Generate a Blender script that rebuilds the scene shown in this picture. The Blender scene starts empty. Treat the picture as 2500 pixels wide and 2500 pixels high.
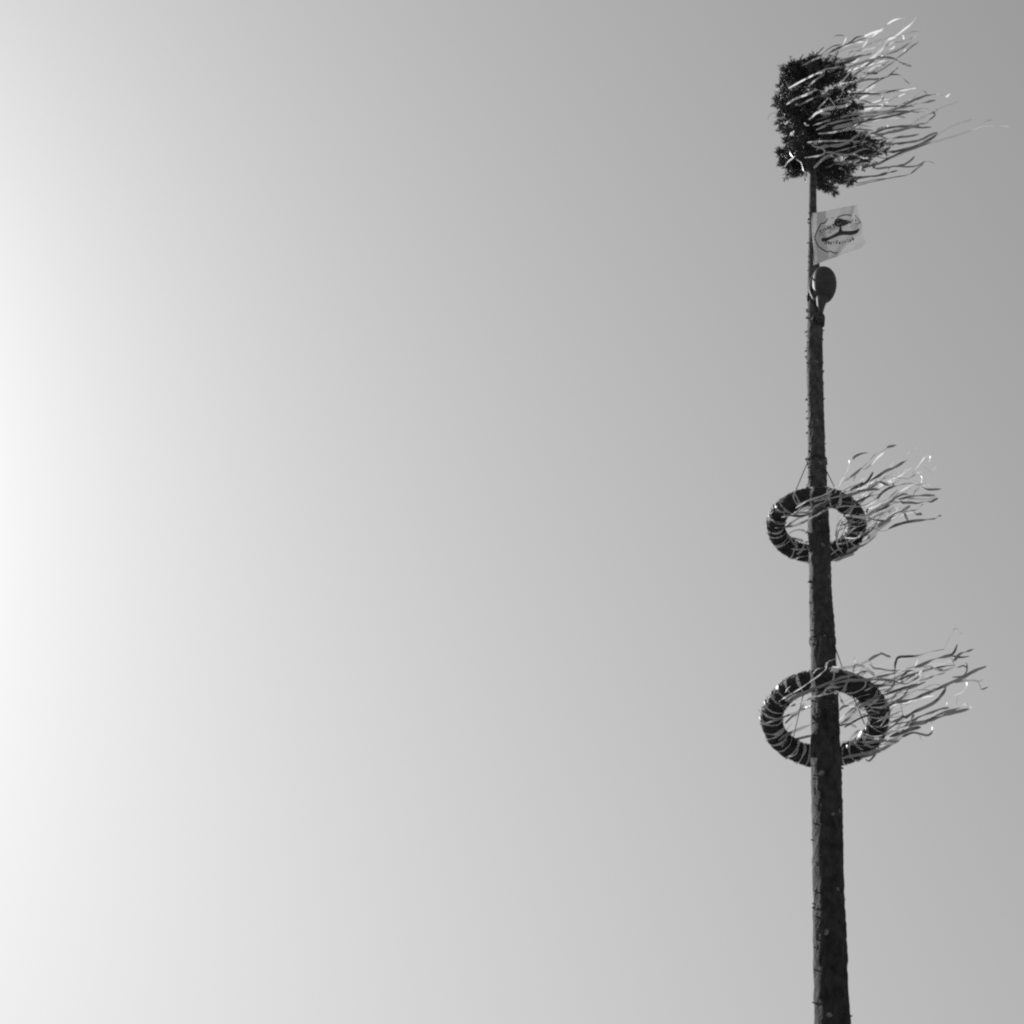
import bpy, math, random
from mathutils import Vector, Matrix, noise

random.seed(11)
scene = bpy.context.scene
COL = scene.collection
V = Vector

# ------------------------------------------------------------------ camera
FOC, PITCH, ROLL, DIST, EYE = 1.7, math.radians(44.0), math.radians(8.5), 13.0, 1.6
R0, U0 = V((1, 0, 0)), V((0, -math.sin(PITCH), math.cos(PITCH)))
FWD = V((0, math.cos(PITCH), math.sin(PITCH)))
CX = R0 * math.cos(ROLL) + U0 * math.sin(ROLL)
CY = -R0 * math.sin(ROLL) + U0 * math.cos(ROLL)
cam = bpy.data.cameras.new("camera")
cam.sensor_width = 36.0
cam.lens = FOC * 36.0
cam.clip_start, cam.clip_end = 0.05, 20000.0
cam_ob = bpy.data.objects.new("camera", cam)
COL.objects.link(cam_ob)
m = Matrix((CX, CY, -FWD)).transposed().to_4x4()
m.translation = (0, 0, EYE)
cam_ob.matrix_world = m
scene.camera = cam_ob
CAM = V((0, 0, EYE))

# ------------------------------------------------------------------ light
SUN_AZ, SUN_EL = math.radians(-40.0), math.radians(37.0)      # azimuth from +Y, negative = left
SUN = V((math.sin(SUN_AZ) * math.cos(SUN_EL), math.cos(SUN_AZ) * math.cos(SUN_EL), math.sin(SUN_EL)))
world = bpy.data.worlds.new("World")
scene.world = world
world.use_nodes = True
wn, wl = world.node_tree.nodes, world.node_tree.links
wn.clear()
sky = wn.new("ShaderNodeTexSky")
sky.sky_type = 'NISHITA'
sky.sun_disc = False
sky.sun_elevation = SUN_EL
sky.sun_rotation = SUN_AZ
sky.air_density, sky.dust_density, sky.ozone_density = 2.5, 1.0, 1.0
bw = wn.new("ShaderNodeSeparateColor")                         # blue-sensitive black-and-white film ...
cv = wn.new("ShaderNodeMath"); cv.operation = 'POWER'           # ... with its contrast
cv.inputs[1].default_value = 1.53
sc_ = wn.new("ShaderNodeMath"); sc_.operation = 'MULTIPLY'
sc_.inputs[1].default_value = 0.366
bg = wn.new("ShaderNodeBackground")
bg.inputs["Strength"].default_value = 0.1
wo = wn.new("ShaderNodeOutputWorld")
wl.new(sky.outputs[0], bw.inputs[0])
wl.new(bw.outputs["Blue"], cv.inputs[0])
wl.new(cv.outputs[0], sc_.inputs[0])
wl.new(sc_.outputs[0], bg.inputs["Color"])
wl.new(bg.outputs[0], wo.inputs["Surface"])

sun = bpy.data.lights.new("sun", 'SUN')
sun.energy = 5.0
sun.angle = math.radians(0.5)
sun.color = (1.0, 1.0, 1.0)
sun_ob = bpy.data.objects.new("sun", sun)
sun_ob.rotation_euler = (-SUN).to_track_quat('-Z', 'Y').to_euler()
sun_ob.location = SUN * 60
COL.objects.link(sun_ob)

vs = scene.view_settings
vs.view_transform, vs.look, vs.exposure, vs.gamma = 'Standard', 'None', 0.0, 1.0
vs.use_curve_mapping = False
scene.render.engine = 'CYCLES'
scene.cycles.max_bounces = 8
scene.cycles.use_denoising = False
scene.cycles.filter_width = 2.2

# ------------------------------------------------------------------ helpers
def unproject(px, py, dy=0.0):
    """point of the line of sight through (px, py) of the 2500 px picture, in the upright plane Y = DIST + dy"""
    d = CX * (px / 2500.0 - 0.5) + CY * (0.5 - py / 2500.0) + FWD * FOC
    return CAM + d * ((DIST + dy) / d.y)

def project(p):
    q = p - CAM
    z = q.dot(FWD)
    return 2500 * (0.5 + FOC * q.dot(CX) / z), 2500 * (0.5 - FOC * q.dot(CY) / z)

def px_size(p):
    """metres covered by one pixel at the distance of p"""
    return (p - CAM).dot(FWD) / FOC / 2500.0

ORG = {}
def link(o, parent, org):
    COL.objects.link(o)
    ORG[o.name] = org.copy()
    if parent is not None:
        o.parent = parent
        o.location = org - ORG[parent.name]
    else:
        o.location = org
    return o

def thing(name, label, cat, org, group=None):
    o = bpy.data.objects.new(name, None)
    o.empty_display_size = 0.1
    link(o, None, V(org))
    o["label"], o["category"] = label, cat
    if group: o["group"] = group
    return o

def build(name, verts, faces, mat, parent=None, org=None, smooth=False, kind=None):
    if org is None:
        org = ORG[parent.name] if parent is not None else V((0, 0, 0))
    me = bpy.data.meshes.new(name)
    me.from_pydata([tuple(V(v) - org) for v in verts], [], faces)
    if smooth:
        me.polygons.foreach_set("use_smooth", [True] * len(me.polygons))
    me.materials.append(mat)
    me.update()
    o = bpy.data.objects.new(name, me)
    link(o, parent, org)
    if kind: o["kind"] = kind
    return o

def catmull(pts, n):
    P = [V(p) for p in pts]
    if len(P) == 2:
        return [P[0].lerp(P[1], i / n) for i in range(n + 1)]
    out = []
    Q = [P[0] * 2 - P[1]] + P + [P[-1] * 2 - P[-2]]
    L = [0.0]
    for a, b in zip(P, P[1:]): L.append(L[-1] + max((b - a).length, 1e-6))
    for i in range(n + 1):
        s = L[-1] * i / n
        k = 0
        while k < len(P) - 2 and s > L[k + 1]: k += 1
        t = (s - L[k]) / (L[k + 1] - L[k])
        a, b, c, d = Q[k:k + 4]
        out.append(0.5 * (2 * b + (c - a) * t + (2 * a - 5 * b + 4 * c - d) * t * t + (3 * b - a - 3 * c + d) * t ** 3))
    return out

def frames(pts):
    T = []
    for i in range(len(pts)):
        t = pts[min(i + 1, len(pts) - 1)] - pts[max(i - 1, 0)]
        T.append(t.normalized() if t.length > 1e-9 else V((0, 0, 1)))
    return T

def tube(pts, radii, seg=10, cap=True):
    """swept tube; radii may be numbers or (a, b) pairs"""
    T = frames(pts)
    up = V((0, 0, 1)) if abs(T[0].z) < 0.9 else V((0, -1, 0))
    n = (up - T[0] * up.dot(T[0])).normalized()
    vs_, fs = [], []
    for i, (p, t) in enumerate(zip(pts, T)):
        n = (n - t * n.dot(t)).normalized()
        b = t.cross(n)
        r = radii[i] if isinstance(radii, (list, tuple)) else radii
        ra, rb = r if isinstance(r, (list, tuple)) else (r, r)
        for k in range(seg):
            a = 2 * math.pi * k / seg
            vs_.append(p + n * (math.cos(a) * ra) + b * (math.sin(a) * rb))
    for i in range(len(pts) - 1):
        for k in range(seg):
            k2 = (k + 1) % seg
            fs.append((i * seg + k, i * seg + k2, (i + 1) * seg + k2, (i + 1) * seg + k))
    if cap:
        fs.append(tuple(range(seg))[::-1])
        fs.append(tuple((len(pts) - 1) * seg + k for k in range(seg)))
    return vs_, fs

def merge(parts):
    vs_, fs = [], []
    for a, b in parts:
        o = len(vs_)
        vs_ += a
        fs += [tuple(i + o for i in f) for f in b]
    return vs_, fs

# ------------------------------------------------------------------ materials
def material(name, base, rough=0.8, spec=0.3, transl=0.0, var=0.0, scale=8.0, bump=0.0, bscale=40.0, stretch=(1, 1, 1), alpha=1.0):
    mt = bpy.data.materials.new(name)
    mt.use_nodes = True
    nt = mt.node_tree
    N, Lk = nt.nodes, nt.links
    b = N["Principled BSDF"]
    out = N["Material Output"]
    b.inputs["Base Color"].default_value = (base, base, base, 1)
    b.inputs["Roughness"].default_value = rough
    b.inputs["Specular IOR Level"].default_value = spec
    tc = N.new("ShaderNodeTexCoord")
    mp = N.new("ShaderNodeMapping")
    mp.inputs["Scale"].default_value = stretch
    Lk.new(tc.outputs["Object"], mp.inputs["Vector"])
    if var > 0:
        nz = N.new("ShaderNodeTexNoise")
        nz.inputs["Scale"].default_value = scale
        nz.inputs["Detail"].default_value = 6
        rp = N.new("ShaderNodeMapRange")
        rp.inputs["From Min"].default_value, rp.inputs["From Max"].default_value = 0.3, 0.7
        rp.inputs["To Min"].default_value, rp.inputs["To Max"].default_value = base * (1 - var), base * (1 + var)
        Lk.new(mp.outputs[0], nz.inputs["Vector"])
        Lk.new(nz.outputs["Fac"], rp.inputs["Value"])
        Lk.new(rp.outputs[0], b.inputs["Base Color"])
        col = rp.outputs[0]
    else:
        col = None
    if bump > 0:
        n2 = N.new("ShaderNodeTexNoise")
        n2.inputs["Scale"].default_value = bscale
        n2.inputs["Detail"].default_value = 8
        n2.inputs["Roughness"].default_value = 0.65
        bp = N.new("ShaderNodeBump")
        bp.inputs["Strength"].default_value = 1.0
        bp.inputs["Distance"].default_value = bump
        Lk.new(mp.outputs[0], n2.inputs["Vector"])
        Lk.new(n2.outputs["Fac"], bp.inputs["Height"])
        Lk.new(bp.outputs[0], b.inputs["Normal"])
    last = b.outputs[0]
    if transl > 0:
        tr = N.new("ShaderNodeBsdfTranslucent")
        tr.inputs["Color"].default_value = (base, base, base, 1)
        if col: Lk.new(col, tr.inputs["Color"])
        mx = N.new("ShaderNodeMixShader")
        mx.inputs[0].default_value = transl
        Lk.new(last, mx.inputs[1]); Lk.new(tr.outputs[0], mx.inputs[2])
        last = mx.outputs[0]
    if alpha < 1:
        tp = N.new("ShaderNodeBsdfTransparent")
        mx = N.new("ShaderNodeMixShader")
        mx.inputs[0].default_value = alpha
        Lk.new(tp.outputs[0], mx.inputs[1]); Lk.new(last, mx.inputs[2])
        last = mx.outputs[0]
    Lk.new(last, out.inputs["Surface"])
    return mt

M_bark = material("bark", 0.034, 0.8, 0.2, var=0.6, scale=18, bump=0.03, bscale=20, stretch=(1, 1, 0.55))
nt = M_bark.node_tree                                        # paler up the stem: younger bark, plus veiling glare painted into its colour
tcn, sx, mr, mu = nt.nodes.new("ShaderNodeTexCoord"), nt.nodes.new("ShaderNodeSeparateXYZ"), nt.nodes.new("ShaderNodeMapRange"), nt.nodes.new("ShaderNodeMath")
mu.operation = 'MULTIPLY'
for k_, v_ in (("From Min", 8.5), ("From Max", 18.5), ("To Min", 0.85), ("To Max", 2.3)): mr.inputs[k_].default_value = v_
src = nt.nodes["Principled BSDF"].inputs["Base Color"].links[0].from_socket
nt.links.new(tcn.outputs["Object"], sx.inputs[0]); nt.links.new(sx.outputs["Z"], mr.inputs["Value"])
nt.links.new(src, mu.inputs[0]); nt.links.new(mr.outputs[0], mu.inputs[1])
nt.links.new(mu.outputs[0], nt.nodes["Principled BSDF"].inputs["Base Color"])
M_wood = material("cut_knot_wood", 0.2, 0.85, 0.2, var=0.5, scale=40)
M_stub = material("knot_bark", 0.12, 0.85, 0.2, var=0.4, scale=30)
M_needle = material("fir_needles", 0.06, 0.55, 0.35, transl=0.15, var=0.5, scale=6)
M_twig = material("twig_bark", 0.07, 0.85, 0.2)
M_garland = material("garland_greens", 0.03, 0.7, 0.25, var=0.5, scale=25, bump=0.008, bscale=60)
M_leaf = material("garland_leaves", 0.036, 0.6, 0.3, var=0.4, scale=20)
M_cord = material("cord", 0.06, 0.8, 0.2)
M_flag = material("flag_film", 0.72, 0.36, 0.5, transl=0.125)
M_print = material("flag_print", 0.03, 0.6, 0.3)
M_pale = material("flag_pale_print", 0.3, 0.6, 0.3)
M_orn = material("ornament_skin", 0.05, 0.6, 0.35, var=0.4, scale=14, bump=0.004, bscale=40)
M_rim = material("ornament_rim", 0.3, 0.5, 0.4)
M_ground = material("ground_paving", 0.2, 0.95, 0.1, var=0.4, scale=0.4)
RIB = {'d': material("ribbon_dark", 0.12, 0.36, 0.5, transl=0.3),
       'm': material("ribbon_mid", 0.36, 0.36, 0.5, transl=0.35),
       'g': material("ribbon_grey", 0.55, 0.36, 0.5, transl=0.4),
       'l': material("ribbon_light", 0.85, 0.36, 0.5, transl=0.45),
       'w': material("ribbon_satin_white", 0.88, 0.40, 0.9, transl=0.4)}

# ------------------------------------------------------------------ ground
S = 6000.0
g = build("ground", [(-S, -S, 0), (S, -S, 0), (S, S, 0), (-S, S, 0)], [(0, 1, 2, 3)], M_ground, kind="structure")
g["label"] = "flat open ground below the pole"

# ------------------------------------------------------------------ the pole (a stripped fir)
PROFILE = [  # y, left x, right x (2500 px picture)
    (300, 1979, 1990), (395, 1977.5, 1992), (440, 1976.5, 1993), (518, 1975.5, 1994), (600, 1974, 1997), (649, 1973, 2000), (730, 1971.5, 2004), (802, 1971, 2007.5),
    (906, 1971, 2010), (1000, 1971.5, 2011), (1086, 1972.5, 2013), (1165, 1973, 2018.5), (1240, 1974.5, 2021), (1300, 1973.5, 2025), (1340, 1975, 2027),
    (1423, 1976, 2030), (1520, 1978, 2036), (1640, 1979.5, 2041), (1730, 1981.5, 2048), (1800, 1981, 2050), (1920, 1982, 2054),
    (2000, 1983, 2056.5), (2200, 1984.5, 2061), (2300, 1985.5, 2068.5), (2400, 1988, 2071.5), (2500, 1989, 2076.5)]
AX = []                                                   # (centre, radius) from the top down
for y, a, b in PROFILE:
    c = unproject((a + b) / 2, y)
    AX.append((c, (b - a) / 2 * px_size(c)))
last, lr = AX[-1]
for k in range(1, 14):
    z = last.z * (1 - k / 13)
    AX.append((V((last.x - 0.004 * k, last.y, z - (0.6 if k == 13 else 0))), lr + 0.008 * k + (0.03 if k == 13 else 0)))
TOP = V((AX[0][0].x + 0.01, AX[0][0].y, AX[0][0].z + 1.75))
AX.insert(0, (TOP, 0.006))
AX.insert(1, (AX[1][0].lerp(TOP, 0.5), AX[1][1] * 0.55))

def axis_at(z):
    for (a, ra), (b, rb) in zip(AX, AX[1:]):
        if b.z <= z <= a.z:
            t = (a.z - z) / (a.z - b.z)
            return a.lerp(b, t), ra + (rb - ra) * t
    return (AX[0] if z > AX[0][0].z else AX[-1])

BASE = V((AX[-1][0].x, AX[-1][0].y, 0))
pole = thing("decorated_fir_pole", "tall stripped fir trunk with its leafy top left on and full of ribbons", "maypole", BASE)
SEG = 48
vs_, fs, zs = [], [], []
z = AX[-1][0].z
while z < TOP.z:
    zs.append(z)
    z += 0.5 if z < 8 else 0.05
zs.append(TOP.z)
for i, z in enumerate(zs):
    c, r = axis_at(z)
    wob = V((noise.noise(V((0, 3, z * 0.9))), noise.noise(V((7, 3, z * 0.9))), 0)) * 0.012
    for k in range(SEG):
        a = 2 * math.pi * k / SEG
        d = V((math.cos(a), math.sin(a), 0))
        n1 = noise.noise(V((d.x * 1.4, d.y * 1.4, z * 2.2)))
        n2 = noise.noise(V((d.x * 3 + 9, d.y * 3, z * 7)))
        n3 = noise.noise(V((d.x * 5 + 4, d.y * 5, z * 16)))
        rr = r * (1 + 0.05 * n1 + 0.045 * n2) + min(0.011, r * 0.09) * n3
        vs_.append(c + wob * min(1, r / 0.1) + d * max(rr, 0.004))
for i in range(len(zs) - 1):
    for k in range(SEG):
        k2 = (k + 1) % SEG
        fs.append((i * SEG + k, i * SEG + k2, (i + 1) * SEG + k2, (i + 1) * SEG + k))
fs.append(tuple((len(zs) - 1) * SEG + k for k in range(SEG)))
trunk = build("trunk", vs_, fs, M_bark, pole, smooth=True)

def knot(px, py, size, pale, spur):
    """a cut branch scar (flat disc with a bark lip) or a spiky stub, set on the bark under the given spot"""
    c0 = unproject(px, py)
    c, r = axis_at(c0.z)
    side = max(-0.97, min(0.97, (c0.x - c.x) / r))
    a = math.asin(side)
    d = V((math.sin(a), -math.cos(a), 0))
    z = c0.z - (-math.cos(a) * r) * 0 + math.cos(a) * r * (-(c0.z - EYE) / DIST)
    base = V((c.x, c.y, z)) + d * r
    s = size * px_size(c0)
    t = V((-d.y, d.x, 0))
    upv = V((0, 0, 1))
    vs_, fs = [], []
    n = 9
    prof = [(1.35, -0.35), (1.15, 0.18), (0.95, 0.34), (0.8, 0.22), (0.0, 0.18)] if not spur else [(1.2, -0.4), (0.75, 0.35), (0.5, 1.0), (0.25, 1.7), (0.0, 1.9)]
    ph = random.random() * 6
    for (rad, out) in prof[:-1]:
        for k in range(n):
            an = 2 * math.pi * k / n
            w = 1 + 0.14 * math.sin(an * 2 + ph) + random.uniform(-.06, .06)
            lift = 0.35 * out * s if spur else 0
            vs_.append(base + (t * math.cos(an) * 0.9 + upv * math.sin(an)) * (rad * s * w) + d * (out * s) + upv * lift)
    vs_.append(base + d * (prof[-1][1] * s) + upv * (0.6 * s if spur else 0))
    for i in range(3):
        for k in range(n):
            k2 = (k + 1) % n
            fs.append((i * n + k, i * n + k2, (i + 1) * n + k2, (i + 1) * n + k))
    for k in range(n):
        fs.append((3 * n + k, 3 * n + (k + 1) % n, 4 * n))
    o = build("branch_stub" if spur else "knot", vs_, fs, M_stub, trunk)
    if pale:
        o.data.materials.append(M_wood)
        for p in o.data.polygons:
            if max(p.vertices) >= 3 * n: p.material_index = 1

def crop(ox, oy, s):
    return lambda x, y: (ox + x / s, oy + y / s)
Z6, Z3, Z4, Z5, Z2 = crop(1940, 760, 4.6), crop(1840, 1060, 3.864), crop(1840, 1520, 3.22), crop(1940, 1880, 3.115), crop(1900, 450, 4.83)
for q, pts in ((Z6, [(228, 565, 5), (290, 340, 3), (306, 570, 3), (165, 880, 4), (292, 885, 4), (228, 1222, 4), (265, 1700, 5), (315, 1680, 2)]),
               (Z3, [(610, 270, 4.5), (628, 1040, 5), (690, 1340, 6), (600, 820, 4)]),
               (Z4, [(535, 100, 3), (510, 1180, 7), (600, 620, 4)]),
               (Z5, [(190, 20, 5), (265, 330, 4), (215, 1230, 7), (235, 1860, 6.5), (320, 310, 4), (300, 900, 4)])):
    for x, y, s in pts:
        knot(*q(x, y), s, True, False)
for q, pts in ((Z6, [(168, 70, 4), (165, 200, 3), (160, 240, 3), (165, 470, 3), (160, 600, 4), (168, 725, 3), (165, 780, 3), (160, 920, 4), (160, 1020, 3.5),
                     (160, 1110, 3.5), (155, 1300, 4.5), (152, 1485, 2.5), (328, 985, 4), (336, 1490, 3), (170, 1740, 4)]),
               (Z3, [(520, 90, 3), (524, 940, 6), (545, 1350, 3), (668, 90, 2.5)]),
               (Z4, [(455, 170, 4), (450, 60, 3), (466, 1225, 4)]),
               (Z5, [(135, 65, 3), (150, 268, 4), (142, 405, 4), (146, 920, 5), (155, 1115, 4), (185, 1590, 4), (152, 705, 4), (372, 985, 3.5), (148, 1350, 5), ]),
               (Z2, [(372, 260, 3), (362, 460, 4.5), (362, 700, 2), (358, 860, 2.6)])):
    for x, y, s in pts:
        knot(*q(x, y), s * random.uniform(0.45, 0.8), False, True)

rf = random.Random(31)
for i in range(90):                                        # loose curls of bark left by the drawknife
    y = rf.choice((rf.uniform(500, 1180), rf.uniform(500, 2480)))
    c0 = unproject(1990, y)
    c, r = axis_at(c0.z)
    an = rf.choice((math.pi, math.pi, math.pi, 0.0)) + rf.uniform(-0.5, 0.9)
    d, t = V((math.cos(an), math.sin(an), 0)), V((-math.sin(an), math.cos(an), 0))
    L, w, h = rf.uniform(0.012, 0.034), rf.uniform(0.008, 0.025), rf.uniform(-1, 1.4)
    p = c + d * (r * 0.98)
    row = []
    for k in range(5):
        f = k / 4
        q = p + d * (L * math.sin(f * 1.6)) + V((0, 0, L * h * f - 0.4 * L * f * f)) + t * rf.uniform(-.003, .003)
        row += [q - t * w * (1 - 0.6 * f), q + t * w * (1 - 0.5 * f), q + t * w * 0.2 * (1 - f) + d * 0.004]
    fs = [x for k in range(4) for x in ((3 * k, 3 * k + 2, 3 * k + 5, 3 * k + 3), (3 * k + 2, 3 * k + 1, 3 * k + 4, 3 * k + 5))]
    build("bark_curl", row, fs, M_stub if rf.random() < 0.6 else M_wood, trunk)

# ------------------------------------------------------------------ foliage of the fir top
CROWN_Z0 = unproject(1984, 425).z
crown_org = axis_at(CROWN_Z0)[0]

def needle_quads(p0, p1, length, width, n, droop=0.0):
    """flat needles set round a twig from p0 to p1"""
    vs_, fs = [], []
    t = (p1 - p0).normalized()
    a = t.orthogonal().normalized()
    b = t.cross(a)
    for i in range(n):
        f = (i + random.random()) / n
        p = p0.lerp(p1, f)
        an = random.uniform(0, 2 * math.pi)
        side = a * math.cos(an) + b * math.sin(an)
        d = (side * random.uniform(0.55, 0.95) + t * random.uniform(0.5, 1.0) + V((0.15, 0, -droop))).normalized()
        w = d.cross(V((random.uniform(-1, 1), random.uniform(-1, 1), random.uniform(-1, 1)))).normalized() * width * 0.5
        L = length * random.uniform(0.7, 1.25) * (1 if f < 0.85 else 0.8)
        o = len(vs_)
        vs_ += [p - w * 0.5, p + w * 0.5, p + d * L * 0.6 + w, p + d * L, p + d * L * 0.6 - w]
        fs.append((o, o + 1, o + 2, o + 3, o + 4))
    return vs_, fs

A = crop(1850, 20, 3.067)
OUT = [A(*p) for p in [(205, 440), (320, 400), (420, 390), (480, 415), (570, 385), (620, 440), (650, 500), (700, 520), (740, 610), (770, 700), (760, 780), (700, 850),
       (690, 930), (840, 1010), (960, 1040), (880, 1160), (830, 1200), (710, 1190), (700, 1320), (610, 1370), (560, 1400), (480, 1350), (440, 1310),
       (350, 1230), (250, 1240), (190, 1290), (170, 1210), (165, 1110), (180, 1050), (215, 975), (150, 900), (140, 800), (150, 700), (165, 600), (175, 500)]]
def inside(x, y, poly):
    c = False
    j = len(poly) - 1
    for i in range(len(poly)):
        (xi, yi), (xj, yj) = poly[i], poly[j]
        if (yi > y) != (yj > y) and x < (xj - xi) * (y - yi) / (yj - yi) + xi: c = not c
        j = i
    return c

core_v, core_f = [], []
def bough(tip_px, tip_py, dy, drop, parts):
    tip = unproject(tip_px, tip_py, dy)
    ax, r = axis_at(min(TOP.z - 0.02, tip.z - drop))
    L = (tip - ax).length
    mid = ax.lerp(tip, 0.5) + V((0, 0, -0.05 * L))
    pts = catmull([ax, mid, tip], 8)
    parts.append((tube(pts, [0.013 * (1 - 0.8 * i / 8) for i in range(9)], 5), 0))
    T = frames(pts)
    for i in range(2, 9):
        p, t = pts[i], T[i]
        for sgn in (-1, 1):
            for rep in range(2):
                side = (t.cross(V((random.uniform(-.5, .5), random.uniform(-.5, .5), 1))).normalized() * sgn)
                Ls = random.uniform(0.07, 0.17) * (1.1 - 0.08 * i) * (0.7 + L * 0.6)
                q = p + (t * random.uniform(0.5, 1.0) + side * random.uniform(0.4, 1) + V((0.12, 0, 0.1))).normalized() * Ls
                parts.append((tube([p, q], [0.004, 0.002], 3), 0))
                parts.append((needle_quads(p, q, 0.052, 0.010, 15), 1))
        if i < 8:
            parts.append((needle_quads(pts[i - 1], p, 0.055, 0.010, 11), 1))
    parts.append((needle_quads(pts[-2], pts[-1] + T[-1] * 0.03, 0.06, 0.010, 14), 1))

def foliage(name, parts, parent):
    v, f, mi = [], [], []
    for (a, b), k in parts:
        o = len(v)
        v += a
        f += [tuple(i + o for i in q) for q in b]
        mi += [k] * len(b)
    ob = build(name, v, f, M_twig, parent, crown_org)
    ob.data.materials.append(M_needle)
    ob.data.polygons.foreach_set("material_index", mi)
    return ob

# the crown part itself: the dense inner twigs round the stem
parts = []
for i in range(110):
    z = random.uniform(CROWN_Z0 + 0.25, TOP.z - 0.05)
    c, r = axis_at(z)
    an = random.uniform(0, 2 * math.pi)
    L = random.uniform(0.1, 0.3) * (1 - 0.5 * (z - CROWN_Z0) / (TOP.z - CROWN_Z0))
    q = c + V((math.cos(an), math.sin(an), random.uniform(0, 0.6))).normalized() * L
    if not inside(*project(q), OUT): continue
    parts.append((tube([c, q], [0.006, 0.003], 4), 0))
    parts.append((needle_quads(c.lerp(q, 0.3), q, 0.045, 0.008, 26), 1))
crown = foliage("crown", parts, pole)

tips = []
for i in range(len(OUT)):                                  # boughs that make the outline
    (xa, ya), (xb, yb) = OUT[i], OUT[(i + 1) % len(OUT)]
    n = max(1, int(math.hypot(xb - xa, yb - ya) / 16))
    for k in range(n):
        f = (k + 0.5) / n
        x, y = xa + (xb - xa) * f, ya + (yb - ya) * f
        cx_, cy_ = 1990, 240
        k2 = random.choice((0.0, 0.03, 0.06, 0.1, 0.14))
        tips.append((x + (cx_ - x) * k2, y + (cy_ - y) * k2, random.uniform(-0.2, 0.25) if y < 385 else random.uniform(0.06, 0.4)))
for i in range(48):                                        # boughs inside it, towards and away from the viewer
    for _ in range(50):
        x, y = random.uniform(1895, 2165), random.uniform(130, 480)
        if inside(x, y, OUT): break
    tips.append((x, y, random.choice((-1, 1)) * random.uniform(0.1, 0.5) if y < 370 else random.uniform(0.1, 0.4)))
for i in range(16):
    tips.append((random.uniform(1955, 2065), random.uniform(165, 310), random.uniform(-0.35, -0.1)))
for x, y, dy in tips:
    parts = []
    bough(x, y, dy, random.uniform(0.0, 0.22) if y < 380 else random.uniform(-0.3, 0.05), parts)
    foliage("bough", parts, crown)
for (x0, y0), (x1, y1) in ((A(290, 440), A(340, 345)), (A(400, 390), A(494, 292)), (A(560, 420), A(605, 318))):    # bare leading shoots
    a, b = unproject(x0, y0, -0.05), unproject(x1, y1, -0.05)
    foliage("shoot", [(tube([a, b], [0.011, 0.006], 5), 0), (needle_quads(a, a.lerp(b, 0.75), 0.035, 0.007, 18), 1)], crown)

rs = random.Random(21)
for i in range(64):                                        # upright sprays along the upper left edge and loose ones round the rest
    if i < 13: x, y, an, L = 1905 + rs.uniform(0, 120), 0, rs.uniform(0.9, 1.6), rs.uniform(20, 42)
    else:
        k = rs.randrange(len(OUT)); f = rs.random()
        x, y = [OUT[k][j] * f + OUT[k - 1][j] * (1 - f) for j in (0, 1)]
        an, L = math.atan2(250 - y, x - 1990) * 0.8 + rs.uniform(-0.5, 0.5), rs.uniform(16, 30)
        x, y = x + (1990 - x) * 0.2, y + (250 - y) * 0.14
    if i < 13: y = 176 - (x - 1905) * 0.16 + rs.uniform(-4, 22)
    dy = rs.uniform(-0.25, 0.15)
    a, b = unproject(x, y, dy), unproject(x + L * math.cos(an), y - L * math.sin(an), dy)
    pr = [(tube([a, b], [0.007, 0.003], 5), 0), (needle_quads(a, b, 0.06, 0.010, 22), 1)]
    for k in range(3):
        c = a.lerp(b, rs.uniform(0.1, 0.6)); e = c + (b - a) * rs.uniform(0.3, 0.5) + V((rs.uniform(-1, 1), rs.uniform(-1, 1), 0.2)) * 0.05
        pr.append((needle_quads(c, e, 0.055, 0.010, 12), 1))
    foliage("spray", pr, crown)

# ------------------------------------------------------------------ ribbons
def ribbon(parent, org, pts3, width_px, tone, glint=None, lead=0):
    """a thin film strip along pts3; glint turns its face towards the mirror direction of the sun"""
    length = sum((b - a).length for a, b in zip(pts3, pts3[1:]))
    n = max(8, min(80, int(length / 0.026)))
    pts = catmull(pts3, n)
    ph = random.uniform(0, 50)
    T = frames(pts)
    hw = width_px * 0.5 * px_size(pts[0]) * (1.6 if glint else 1.05)
    a0, rate = random.uniform(-0.7, 0.7), random.uniform(-2.6, 2.6)
    vs_, fs = [], []
    for i, (p, t) in enumerate(zip(pts, T)):
        v = (CAM - p).normalized()
        H = (SUN + v).normalized()
        ref = H if glint else (v * 0.8 + V((0.25, 0, -0.45))).normalized()
        N = ref - t * ref.dot(t)
        N = N.normalized() if N.length > 1e-4 else t.orthogonal().normalized()
        f = i / n
        nz = noise.noise(V((ph + 20, i * 0.026 * 5, 0)))
        ang = (0.25 * a0 + 0.4 * nz) if glint else (a0 + rate * (f - 0.4) + 1.9 * nz)
        N = Matrix.Rotation(ang, 3, t) @ N
        thin = 1.0 if f >= lead else 0.22 + 0.78 * max(0.0, (f - lead * 0.8) / (lead * 0.2))
        thin *= min(1.0, 0.45 + 0.55 * min(f, 1 - f) / 0.10)
        w = t.cross(N).normalized() * hw * thin
        p = p + N * (0.010 * noise.noise(V((ph, i * 0.026 * 7, 4))) * min(1, i / 4))
        curl = N * hw * 0.2
        vs_ += [p - w, p + curl, p + w]
    for i in range(n):
        a = i * 3
        fs += [(a, a + 1, a + 4, a + 3), (a + 1, a + 2, a + 5, a + 4)]
    return build("ribbon", vs_, fs, RIB['w' if glint and tone == 'l' else tone], parent, org, smooth=True)

def trunk_limit(x, y):
    c0 = unproject(x, y)
    c, r = axis_at(c0.z)
    return -(r + 0.035) if abs(c0.x - c.x) < r + 0.02 else 9.0

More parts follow.
